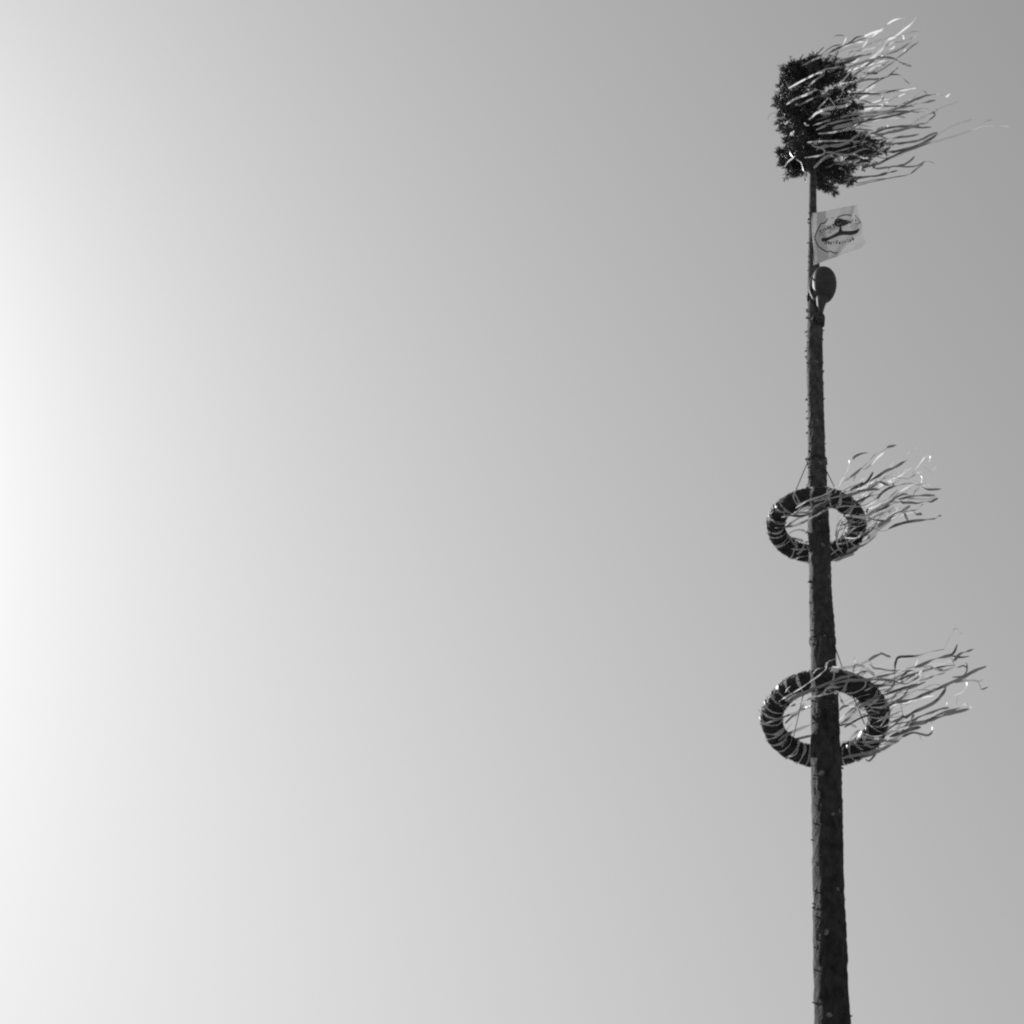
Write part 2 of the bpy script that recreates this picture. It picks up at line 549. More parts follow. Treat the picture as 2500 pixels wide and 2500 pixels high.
def trace(parent, org, q, rows, d_of, limit=None, seen=None, root=None):
    """rows: tone, width, waypoints; a short end piece is led back, turned edge-on, to the streamer it belongs to"""
    seen = [] if seen is None else seen
    def span(r): return sum(math.hypot(a[0] - b[0], a[1] - b[1]) for a, b in zip(r[2], r[2][1:]))
    for tone, w, pts, *opt in sorted(rows, key=span, reverse=True):
        px = [q(*p) for p in pts]
        d0, drift = d_of(px[0])
        lead_px = 0.0
        x0, y0 = px[0]
        if root is not None and not root(x0, y0) and seen:
            c = [(math.hypot(x0 - a, y0 - b) + (30 if a > x0 - 6 else 0), a, b, d) for a, b, d in seen]
            dist, a, b, d = min(c)
            if dist > 2:
                px = [(a, b)] + ([((a + x0) / 2, (b + y0) / 2 - dist * 0.06)] if dist > 20 else []) + px
                lead_px = dist
                d0 = d
        n = max(len(px) * 3, 8)
        P = catmull([V((x, y, 0)) for x, y in px], n)
        L, dy, lim = 0.0, [], []
        for i, p in enumerate(P):
            if i: L += (p - P[i - 1]).length
            dy.append(d0 + drift * L / 200.0)
            lim.append(min(trunk_limit(p.x, p.y) if d0 < 0.25 else 9.0, limit(p.x, p.y, d0) if limit else 9.0))
        for _ in range(5):
            dy = [min(l, d) for l, d in zip(lim, dy)]
            dy = [(dy[max(i - 1, 0)] + 2 * dy[i] + dy[min(i + 1, n)]) / 4 for i in range(n + 1)]
        dy = [min(l, d) for l, d in zip(lim, dy)]
        seen += [(p.x, p.y, d) for p, d in zip(P, dy)]
        ribbon(parent, org, [unproject(p.x, p.y, d) for p, d in zip(P, dy)], w, tone, glint=bool(opt and opt[0] == 'G'), lead=lead_px / L)
    return seen

def crown_depth(p):
    return random.uniform(-0.62, -0.3) if p[0] < 2060 else random.uniform(-0.35, 0.3), random.uniform(-0.1, 0.25)

Cr2, Cr3, Cr4 = crop(1880, 100, 7.728), crop(1880, 280, 6.44), crop(2050, 30, 8.4)
trace(crown, crown_org, A, [
    ('l', 4, [(785, 440), (830, 390), (900, 340), (945, 290), (970, 240), (1025, 215), (1090, 165), (1140, 125), (1190, 65)], 'G'),
    ('d', 6, [(690, 530), (750, 480), (840, 410), (940, 340)]),
    ('m', 6, [(940, 340), (1000, 325), (1070, 300), (1155, 255)], 'G'),
    ('d', 6, [(520, 340), (600, 300), (680, 265), (735, 222), (800, 208)]),
    ('l', 3.4, [(800, 210), (860, 185), (930, 165)], 'G'),
    ('d', 3, [(555, 235), (590, 203), (650, 207)]),
    ('l', 5, [(640, 270), (655, 240), (665, 220)], 'G'),
    ('g', 4, [(330, 430), (420, 385), (520, 340)]),
    ('l', 4, [(690, 325), (760, 320), (790, 285), (840, 215)], 'G'),
    ('m', 7, [(600, 400), (700, 375), (850, 340)]),
    ('g', 6, [(610, 450), (700, 435), (790, 405), (900, 375), (1010, 375)]),
    ('m', 5, [(930, 365), (1010, 375), (1090, 415), (1150, 435)]),
    ('l', 4, [(230, 600), (330, 545), (440, 490), (520, 455), (640, 435)]),
    ('g', 4, [(375, 590), (430, 540), (500, 490)]),
    ('d', 5, [(800, 485), (900, 488)]), ('d', 4, [(790, 615), (860, 570), (945, 520), (1045, 495), (1100, 535), (1140, 570)]),
    ('l', 4, [(560, 590), (640, 540), (690, 480), (740, 425)], 'G'),
    ('l', 4, [(215, 720), (280, 680), (400, 630), (440, 608), (520, 635), (545, 650)], 'G'),
    ('m', 5, [(300, 730), (420, 675), (560, 630), (640, 590), (700, 560), (790, 540)]),
    ('d', 5, [(690, 640), (800, 640), (900, 640), (1010, 620), (1095, 603)]),
    ('m', 5, [(600, 720), (700, 680), (800, 655), (900, 650)]),
    ('m', 4, [(780, 690), (870, 715), (935, 690), (930, 655), (880, 645)]),
    ('d', 6, [(980, 770), (1080, 730), (1180, 685), (1260, 655), (1335, 642)]),
    ('m', 6, [(980, 775), (1100, 740), (1220, 710), (1330, 690)]),
    ('d', 4, [(800, 740), (920, 732), (1050, 735), (1170, 735)]),
    ('l', 5, [(385, 830), (450, 780), (530, 750), (620, 740), (700, 715)], 'G'),
    ('l', 4, [(450, 750), (500, 700), (530, 670), (550, 690), (580, 740), (520, 760), (450, 755)], 'G'),
    ('l', 5, [(470, 790), (540, 785), (590, 790), (600, 745)], 'G'),
    ('m', 6, [(660, 820), (780, 785), (900, 775), (1050, 775), (1140, 772), (1250, 778)]),
    ('m', 5, [(750, 810), (850, 790), (1000, 785), (1110, 775), (1250, 750), (1310, 785)]),
    ('g', 5, [(410, 880), (500, 850), (600, 820), (700, 800), (830, 780)]),
    ('g', 5, [(440, 910), (560, 860), (700, 830), (800, 815), (960, 790)]),
    ('d', 5, [(720, 865), (830, 840), (950, 818), (1080, 790), (1180, 760)]),
    ('d', 6, [(780, 970), (880, 930), (1010, 890), (1140, 885), (1220, 893), (1300, 890)]),
    ('m', 6, [(860, 970), (1000, 925), (1130, 880), (1230, 820), (1310, 780), (1400, 735), (1460, 715), (1500, 700)]),
    ('m', 6, [(880, 940), (1000, 930), (1150, 890), (1280, 850)]),
    ('d', 4, [(1245, 870), (1290, 835), (1325, 800), (1305, 770)]),
    ('g', 5, [(450, 940), (560, 930), (700, 905), (860, 915)]),
    ('g', 6, [(560, 900), (640, 880), (720, 860), (800, 830)], 'G'),
    ('d', 5, [(790, 1010), (900, 990), (1030, 970), (1120, 960), (1210, 945)]),
    ('d', 6, [(950, 1020), (1120, 1005), (1220, 985), (1300, 945), (1345, 930)]),
    ('d', 6, [(1000, 1080), (1120, 1050), (1230, 1010), (1300, 975), (1345, 940)]),
    ('m', 5, [(1345, 945), (1440, 890), (1560, 845), (1610, 830)]),
    ('m', 4, [(1180, 1030), (1320, 1000), (1450, 965), (1560, 930), (1605, 912)], 'G'),
    ('m', 5, [(1700, 855), (1750, 833)]), ('l', 2, [(1780, 882), (1820, 884), (1885, 888)]),
    ('l', 4, [(1408, 662), (1440, 642)], 'G'),
    ('m', 5, [(640, 1165), (760, 1130), (880, 1080), (980, 1040), (1050, 1010), (1110, 1005)]),
    ('m', 5, [(700, 1160), (820, 1120), (960, 1080), (1100, 1060)]),
    ('d', 6, [(790, 1190), (900, 1165), (1000, 1115), (1080, 1080), (1180, 1045), (1290, 1010)]),
    ('d', 5, [(880, 1200), (980, 1190), (1080, 1175), (1140, 1145), (1175, 1108)]),
    ('d', 4, [(1000, 1185), (1120, 1188), (1200, 1175), (1250, 1150), (1290, 1150), (1325, 1165)]),
    ('d', 4, [(1145, 1240), (1180, 1210), (1240, 1165)]),
    ('d', 6, [(640, 1290), (760, 1270), (880, 1255), (960, 1235), (1050, 1215)]),
    ('d', 4, [(660, 1275), (740, 1265), (860, 1260), (980, 1240)]),
    ('d', 2, [(730, 1325), (860, 1300), (1000, 1270), (1110, 1250)]),
    ('d', 2, [(740, 1310), (880, 1285), (1040, 1265), (1150, 1240)]),
    ('g', 4, [(370, 1005), (480, 995), (600, 993), (720, 990)]),
    ('g', 4, [(350, 1120), (430, 1110), (490, 1095), (500, 1065), (470, 1045), (420, 1035), (400, 1010)]),
    ('g', 4, [(500, 1080), (580, 1075), (660, 1055), (740, 1030)]),
    ('l', 3, [(200, 1190), (225, 1150), (265, 1120), (280, 1105)], 'G'),
    ('l', 3, [(265, 1118), (245, 1090), (240, 1070)], 'G'),
    ('l', 2.5, [(285, 1130), (320, 1155), (335, 1190), (345, 1220), (370, 1235)], 'G'),
    ('l', 8, [(240, 950), (258, 940), (275, 932)], 'G'),
    ('l', 3, [(350, 860), (370, 878), (385, 875)], 'G'),
    ('l', 3, [(195, 850), (205, 870), (225, 845)]), ('l', 4, [(170, 650), (178, 690)], 'G'),
    ('m', 3, [(70, 830), (100, 790), (140, 780)]), ('d', 3, [(350, 1260), (360, 1300), (390, 1320)]),
    ('m', 4, [(430, 840), (560, 800), (640, 770), (760, 740)]),
    ('m', 3, [(1170, 670), (1230, 618), (1265, 640), (1240, 665)]),
    ('l', 5, [(900, 910), (940, 895), (980, 880)], 'G'), ('l', 3, [(1110, 1000), (1070, 1010), (1030, 1025)], 'G'),
    ('l', 6, [(1085, 205), (1095, 228)], 'G'), ('l', 7, [(1095, 325), (1112, 300)], 'G'),
], crown_depth, None, None, lambda x, y: x < 2040 or inside(x, y, OUT))
def strands(parent, org, n, xr, yr, lr, slope, dr, rnd):
    """thin streamers among the traced ones, blown the same way"""
    for i in range(n):
        x0, y0 = rnd.uniform(*xr), rnd.uniform(*yr)
        L = rnd.uniform(*lr)
        v = (y0 - yr[0]) / (yr[1] - yr[0])
        sl = slope[0] + (slope[1] - slope[0]) * v + rnd.uniform(-0.14, 0.12)
        b1, b2, p1 = rnd.uniform(-0.13, 0.13), rnd.uniform(-0.06, 0.06), rnd.uniform(0, 6)
        px = [(x0 + L * f, y0 + L * f * sl + L * (b1 * math.sin(f * 3.1) + b2 * (math.sin(f * 9 + p1) - math.sin(p1)))) for f in [k / 9 for k in range(10)]]
        d, dr1 = rnd.uniform(*dr), rnd.uniform(-0.1, 0.2)
        ribbon(parent, org, [unproject(x, y, d + dr1 * k / 9) for k, (x, y) in enumerate(px)], rnd.choice((1.6, 2.2, 3, 4, 5.2)), rnd.choice('dmmggllll'), glint=rnd.random() < 0.42)
strands(crown, crown_org, 62, (1985, 2085), (140, 430), (60, 200), (-0.45, -0.08), (-0.35, 0.4), random.Random(5))

# ------------------------------------------------------------------ the two wreaths
def wreath(label, cx, cy, rx, tube_px, tilt, n_wrap, seedv):
    rnd = random.Random(seedv)
    c = unproject(cx, cy)
    s = px_size(c)
    R, r = rx * s, tube_px * 0.5 * s
    e1 = V((1, 0, 0))
    e2 = V((0, math.cos(tilt), -math.sin(tilt)))
    ax = e1.cross(e2).normalized()
    W = thing("wreath", label, "wreath", c, "ribboned wreaths hung round the pole")
    def ring(a): return c + (e1 * math.cos(a) + e2 * math.sin(a)) * R
    def surf(a, b, rr):
        d = e1 * math.cos(a) + e2 * math.sin(a)
        return ring(a) + (d * math.cos(b) + ax * math.sin(b)) * rr
    NA, NB = 180, 26
    vs_, fs = [], []
    def rad(a, b):
        q = V((math.cos(a) * 9, math.sin(a) * 9, 0)) + V((math.cos(b), math.sin(b), b * 0)) * 1.3
        return r * (0.93 + 0.15 * noise.noise(q + V((seedv, 0, 0))) + 0.09 * noise.noise(q * 3.1))
    for i in range(NA):
        a = 2 * math.pi * i / NA
        for k in range(NB):
            b = 2 * math.pi * k / NB
            vs_.append(surf(a, b, rad(a, b)))
    for i in range(NA):
        for k in range(NB):
            i2, k2 = (i + 1) % NA, (k + 1) % NB
            fs.append((i * NB + k, i2 * NB + k, i2 * NB + k2, i * NB + k2))
    body = build("garland", vs_, fs, M_garland, W, smooth=True)
    vs_, fs = [], []
    for i in range(5200):                                  # leaves pressed along the roll
        a, b = rnd.uniform(0, 2 * math.pi), rnd.uniform(0, 2 * math.pi)
        p = surf(a, b, rad(a, b) * 0.985)
        nrm = (p - ring(a)).normalized()
        t = (e2 * math.cos(a) - e1 * math.sin(a))
        bt = nrm.cross(t)
        d = (t * rnd.uniform(0.5, 1) + bt * rnd.uniform(-0.7, 0.7) + nrm * rnd.uniform(0.02, 0.3)).normalized()
        w = d.cross(nrm).normalized() * rnd.uniform(0.003, 0.006)
        L = rnd.uniform(0.022, 0.045)
        if rnd.random() < 0.03: d, L = (d + nrm * rnd.uniform(0.3, 0.9)).normalized(), L * 1.3
        o = len(vs_)
        vs_ += [p - w * .4, p + w * .4, p + d * L * .6 + w, p + d * L, p + d * L * .6 - w]
        fs.append((o, o + 1, o + 2, o + 3, o + 4))
    build("garland_leaves", vs_, fs, M_leaf, body, kind="stuff")
    for k in range(n_wrap):                                # the tape wound round the roll
        a0 = 2 * math.pi * (k + rnd.uniform(-0.35, 0.35)) / n_wrap
        lean = rnd.uniform(-0.10, 0.16) * (2 if rnd.random() < 0.2 else 1)
        hw = rnd.choice((1.8, 2.4, 3.0, 3.6, 4.6)) * s
        vs_, fs = [], []
        NN = 30
        b0 = rnd.uniform(0, 6.28)
        for i in range(NN + 1):
            b = b0 + 2 * math.pi * i / NN
            a = a0 + lean * math.sin(b - b0) + lean * 0.8 * (i / NN - 0.5)
            t = (e2 * math.cos(a) - e1 * math.sin(a))
            p = surf(a, b, max(rad(a, b), r * 0.93) + 0.006)
            tw = hw * (0.75 + 0.35 * math.sin(3 * b + k))
            nrm = (p - ring(a)).normalized()
            tl = nrm * (0.3 * tw * math.sin(2 * b + 2.3 * k))
            vs_ += [p - t * tw - tl, p + t * tw + tl]
        for i in range(NN):
            fs.append((2 * i, 2 * i + 1, 2 * i + 3, 2 * i + 2))
        build("binding_tape", vs_, fs, RIB[rnd.choice('lwlwlg')], body, ORG[W.name], smooth=True)
    return W, c, ring, surf, R, r, s

def ring_depth(ring, tube_px):
    tab = [(project(ring(2 * math.pi * i / 120)), ring(2 * math.pi * i / 120).y - DIST) for i in range(120)]
    def near(p):
        (q, d) = min(tab, key=lambda e: (e[0][0] - p[0]) ** 2 + (e[0][1] - p[1]) ** 2)
        return d, math.hypot(q[0] - p[0], q[1] - p[1])
    def start(p):
        d, dist = near(p)
        return d + (-0.10 if dist < tube_px else random.uniform(-0.2, 0.1)), random.uniform(-0.08, 0.15)
    def limit(x, y, d0):                                   # keep a streamer on the viewer's side of the roll it crosses
        d, dist = near((x, y))
        if dist > tube_px * 0.62: return 9.0
        return d - 0.13 * math.sqrt(max(0.0, 1 - (dist / (tube_px * 0.64)) ** 2)) - 0.035
    def root(x, y): return near((x, y))[1] < tube_px * 0.75
    return start, limit, root

def cord(W, p0, p1, name="suspension_cord", r=0.005, sag=0.0):
    a, b = unproject(*p0[:2], p0[2]), unproject(*p1[:2], p1[2])
    pts = [a.lerp(b, i / 8) + V((0, 0, -sag * math.sin(math.pi * i / 8))) for i in range(9)]
    v, f = tube(pts, r, 6)
    build(name, v, f, M_cord, W)

W1, c1, ring1, surf1, R1_, r1_, s1 = wreath("smaller upper wreath with pale tape, hung round the pole below the flag", 1993, 1283, 98, 46, math.radians(2), 30, 3)
q1, l1, k1 = ring_depth(ring1, 46)
R1L, R1R = crop(1860, 1180, 9.66), crop(2020, 1080, 6.44)
sn1 = trace(W1, ORG[W1.name], R1L, [
    ('l', 4, [(800, 580), (900, 510), (1060, 420), (1250, 350), (1450, 285), (1620, 190), (1780, 60)]),
    ('m', 5, [(790, 700), (900, 620), (1050, 530), (1250, 450), (1480, 330), (1700, 260)]),
    ('l', 4, [(850, 700), (960, 640), (1120, 580), (1180, 550)], 'G'),
    ('g', 6, [(740, 735), (900, 690), (1050, 690), (1150, 640), (1300, 520), (1450, 440)]),
    ('d', 6, [(650, 760), (850, 770), (1000, 760), (1150, 700), (1300, 600), (1500, 480), (1700, 380)]),
    ('g', 4, [(460, 800), (640, 770), (760, 730), (900, 680)]),
    ('m', 5, [(600, 990), (700, 930), (850, 830), (1000, 760), (1150, 700), (1300, 620)]),
    ('m', 6, [(300, 1050), (460, 1050), (600, 1020), (760, 1000), (950, 930), (1150, 830), (1350, 720), (1550, 600), (1850, 450)]),
    ('g', 5, [(1200, 420), (1400, 385), (1600, 360), (1800, 300), (1930, 260)]),
    ('m', 6, [(640, 1180), (740, 1130), (880, 1095), (960, 1100), (1030, 1130)]),
    ('m', 6, [(690, 1290), (800, 1300), (920, 1340), (1080, 1390)]),
    ('m', 5, [(600, 1180), (650, 1270), (740, 1400), (850, 1510)]),
    ('g', 4, [(690, 1550), (850, 1560), (1000, 1555), (1090, 1550)]),
    ('g', 5, [(800, 1790), (900, 1750), (1000, 1725), (1090, 1700)]),
    ('l', 3, [(1900, 850), (1880, 1050), (1790, 1250)]), ('g', 5, [(1890, 840), (1800, 960), (1760, 1150), (1740, 1270)]),
    ('l', 4, [(1740, 1230), (1690, 1330), (1640, 1390)], 'G'),
    ('g', 5, [(1680, 1820), (1780, 1820), (1930, 1750)]),
], q1, l1, None, k1)
trace(W1, ORG[W1.name], R1R, [
    ('l', 7, [(120, 790), (180, 700), (230, 600), (290, 500), (330, 420), (390, 290)], 'G'),
    ('l', 5, [(340, 340), (345, 300), (335, 280)], 'G'),
    ('d', 6, [(420, 235), (500, 190), (560, 170), (635, 160)]),
    ('m', 7, [(280, 600), (400, 520), (520, 420), (640, 310), (740, 210), (900, 120)]),
    ('l', 5, [(590, 420), (700, 330), (800, 230), (880, 170), (900, 130)], 'G'),
    ('d', 6, [(955, 78), (1010, 60), (1085, 48)]),
    ('l', 7, [(400, 680), (420, 610), (410, 560), (450, 530)], 'G'),
    ('d', 7, [(690, 590), (800, 530), (920, 450), (1040, 400), (1150, 340), (1250, 290)]),
    ('d', 6, [(420, 730), (520, 690), (620, 620), (680, 540), (715, 460)]),
    ('d', 6, [(350, 760), (430, 700), (560, 630)]),
    ('m', 6, [(650, 740), (760, 660), (860, 590), (950, 555), (1050, 545), (1150, 565), (1270, 570), (1330, 530), (1385, 495)]),
    ('d', 6, [(770, 890), (850, 800), (950, 730), (1050, 690)]),
    ('m', 5, [(1050, 690), (1160, 660), (1300, 645), (1400, 670), (1480, 690)]),
    ('d', 7, [(1560, 735), (1660, 740), (1790, 740)]),
    ('d', 5, [(840, 620), (900, 655), (960, 675)]),
    ('l', 4, [(960, 670), (1050, 640), (1130, 590), (1180, 510), (1240, 410)], 'G'),
    ('l', 7, [(1370, 460), (1430, 380), (1480, 290), (1530, 240)], 'G'),
    ('l', 5, [(1600, 215), (1620, 260), (1605, 295)], 'G'), ('l', 3, [(1630, 470), (1680, 420), (1715, 380)], 'G'),
    ('l', 3, [(1400, 475), (1500, 470)]), ('l', 5, [(1490, 560), (1480, 640)], 'G'), ('l', 5, [(1540, 640), (1510, 720)], 'G'),
    ('l', 4, [(1760, 690), (1750, 730), (1735, 770)], 'G'), ('d', 6, [(1380, 770), (1420, 720), (1440, 700)]),
    ('m', 8, [(200, 870), (320, 840), (460, 790), (600, 755), (760, 725)]),
    ('d', 6, [(230, 930), (340, 950), (460, 940), (560, 890), (660, 850), (800, 820)]),
    ('g', 4, [(190, 1015), (290, 1000), (400, 1010), (500, 1005), (620, 975)]),
    ('l', 9, [(700, 930), (735, 910), (765, 905)], 'G'),
    ('m', 6, [(250, 860), (400, 800), (560, 760), (700, 740), (820, 740)]),
    ('l', 8, [(640, 720), (720, 660), (790, 610)]),
    ('d', 6, [(630, 1160), (760, 1090), (880, 1030), (990, 930), (1100, 850), (1180, 820), (1265, 810)]),
    ('d', 7, [(870, 1040), (980, 990), (1080, 950), (1170, 935)]),
    ('d', 7, [(1180, 945), (1300, 945), (1430, 955), (1500, 930)]),
    ('d', 6, [(1120, 890), (1240, 865), (1380, 845), (1540, 832), (1690, 835)]),
    ('m', 5, [(1260, 880), (1400, 890), (1560, 895), (1640, 880), (1720, 840)]),
    ('d', 6, [(1480, 940), (1630, 935), (1680, 905), (1740, 880)]),
    ('d', 6, [(1240, 1090), (1380, 1065), (1450, 1010), (1510, 965)]),
    ('m', 9, [(800, 1310), (950, 1220), (1050, 1130), (1180, 1080), (1300, 990)]),
    ('m', 8, [(600, 1290), (720, 1180), (860, 1120), (950, 1090), (1050, 1010)]),
    ('d', 7, [(540, 1500), (680, 1390), (760, 1280), (830, 1160), (930, 1090)]),
    ('m', 9, [(480, 1600), (640, 1500), (760, 1400), (860, 1320), (960, 1240), (1060, 1150)]),
    ('g', 7, [(560, 1480), (660, 1370), (740, 1260), (790, 1200)], 'G'),
    ('m', 6, [(1210, 1110), (1240, 1180), (1275, 1235)]),
    ('d', 7, [(860, 1395), (960, 1350), (1080, 1300), (1250, 1255), (1450, 1225), (1700, 1200)]),
    ('m', 7, [(300, 1740), (430, 1680), (560, 1600), (700, 1490), (800, 1400)]),
    ('d', 6, [(100, 1790), (280, 1760), (450, 1690), (600, 1590), (760, 1470)]),
    ('g', 7, [(80, 1850), (180, 1830), (300, 1790), (420, 1750)]), ('g', 6, [(300, 1720), (390, 1670), (470, 1620)], 'G'),
    ('l', 4, [(250, 1140), (360, 1160), (500, 1175), (640, 1195)], 'G'), ('d', 5, [(640, 1195), (780, 1225), (960, 1240)]),
    ('d', 5, [(610, 1110), (635, 1040)]), ('d', 6, [(1400, 1130), (1480, 1120), (1470, 1145)]), ('d', 5, [(1760, 1155), (1795, 1152)]),
    ('g', 5, [(150, 1600), (280, 1580), (390, 1535)]), ('g', 3, [(50, 1770), (160, 1690), (240, 1670)]),
    ('g', 4, [(250, 1250), (200, 1350), (150, 1500), (120, 1560)]), ('g', 6, [(290, 1300), (250, 1420), (190, 1540)]),
    ('g', 5, [(240, 1230), (170, 1330), (140, 1450)]),
], q1, l1, sn1, k1)
k0 = unproject(1840 + 540 / 3.864, 1060 + 262 / 3.864)
cord(W1, (1840 + 385 / 3.864, 1060 + 560 / 3.864, ring1(math.radians(-125)).y - DIST + 0.02), (1840 + 498 / 3.864, 1060 + 290 / 3.864, -0.06))
cord(W1, (1840 + 498 / 3.864, 1060 + 290 / 3.864, -0.06), (1840 + 550 / 3.864, 1060 + 260 / 3.864, -0.13))
cord(W1, (1840 + 770 / 3.864, 1060 + 520 / 3.864, ring1(math.radians(-60)).y - DIST), (1840 + 680 / 3.864, 1060 + 330 / 3.864, -0.06))

W2, c2, ring2, surf2, R2_, r2_, s2 = wreath("larger lower wreath with pale tape and long streamers round the thicker trunk", 2014, 1755, 129, 55, math.radians(9), 34, 8)
q2, l2, k2_ = ring_depth(ring2, 55)
R2L, R2R = crop(1850, 1600, 6.66), crop(2030, 1520, 4.954)
sn2 = trace(W2, ORG[W2.name], R2L, [
    ('l', 5, [(340, 750), (400, 715), (500, 650), (620, 580), (760, 500), (900, 400), (1020, 310), (1100, 220), (1130, 120), (1270, 40)]),
    ('m', 6, [(450, 740), (600, 650), (780, 590), (950, 530), (1150, 450), (1350, 370), (1600, 310)]),
    ('m', 7, [(560, 720), (700, 640), (860, 580), (1000, 520), (1200, 430), (1400, 330)]),
    ('m', 5, [(440, 800), (600, 720), (780, 620), (900, 560)]),
    ('g', 6, [(400, 870), (560, 820), (700, 770), (900, 700), (1050, 640), (1300, 600)]),
    ('g', 5, [(950, 670), (1080, 600), (1100, 550), (1180, 510), (1300, 520), (1380, 500)], 'G'),
    ('l', 6, [(1080, 590), (1110, 545), (1180, 515)], 'G'), ('l', 6, [(1270, 530), (1380, 500)], 'G'), ('l', 7, [(1180, 620), (1300, 590)], 'G'),
    ('m', 5, [(250, 1050), (400, 1000), (600, 940), (780, 860), (960, 810)]),
    ('m', 5, [(140, 1100), (300, 1050), (480, 980), (620, 930)]),
    ('m', 6, [(480, 1200), (560, 1080), (640, 960), (720, 830), (840, 700), (960, 660)]),
    ('d', 5, [(440, 1110), (540, 1010), (680, 900), (740, 800)]),
    ('m', 7, [(340, 1390), (450, 1300), (600, 1230), (800, 1150), (960, 1090), (1130, 1040), (1300, 960)]),
    ('d', 6, [(600, 1370), (720, 1340), (880, 1300)]),
    ('m', 6, [(390, 1490), (430, 1430), (480, 1380)]),
    ('l', 4, [(450, 600), (490, 540), (520, 500)], 'G'), ('l', 6, [(850, 540), (890, 480)], 'G'),
    ('l', 8, [(1180, 250), (1240, 230), (1300, 220)], 'G'),
    ('l', 4, [(800, 1430), (870, 1390)], 'G'), ('g', 4, [(500, 1640), (600, 1620), (640, 1560), (660, 1450)]),
    ('l', 7, [(1345, 1040), (1380, 1000), (1420, 950)], 'G'),
    ('m', 7, [(1330, 1110), (1450, 1050), (1560, 960), (1666, 880)]), ('m', 5, [(1345, 1140), (1450, 1115), (1540, 1130), (1610, 1170)]),
    ('d', 6, [(1340, 880), (1400, 830), (1490, 815)]),
], q2, l2, None, k2_)
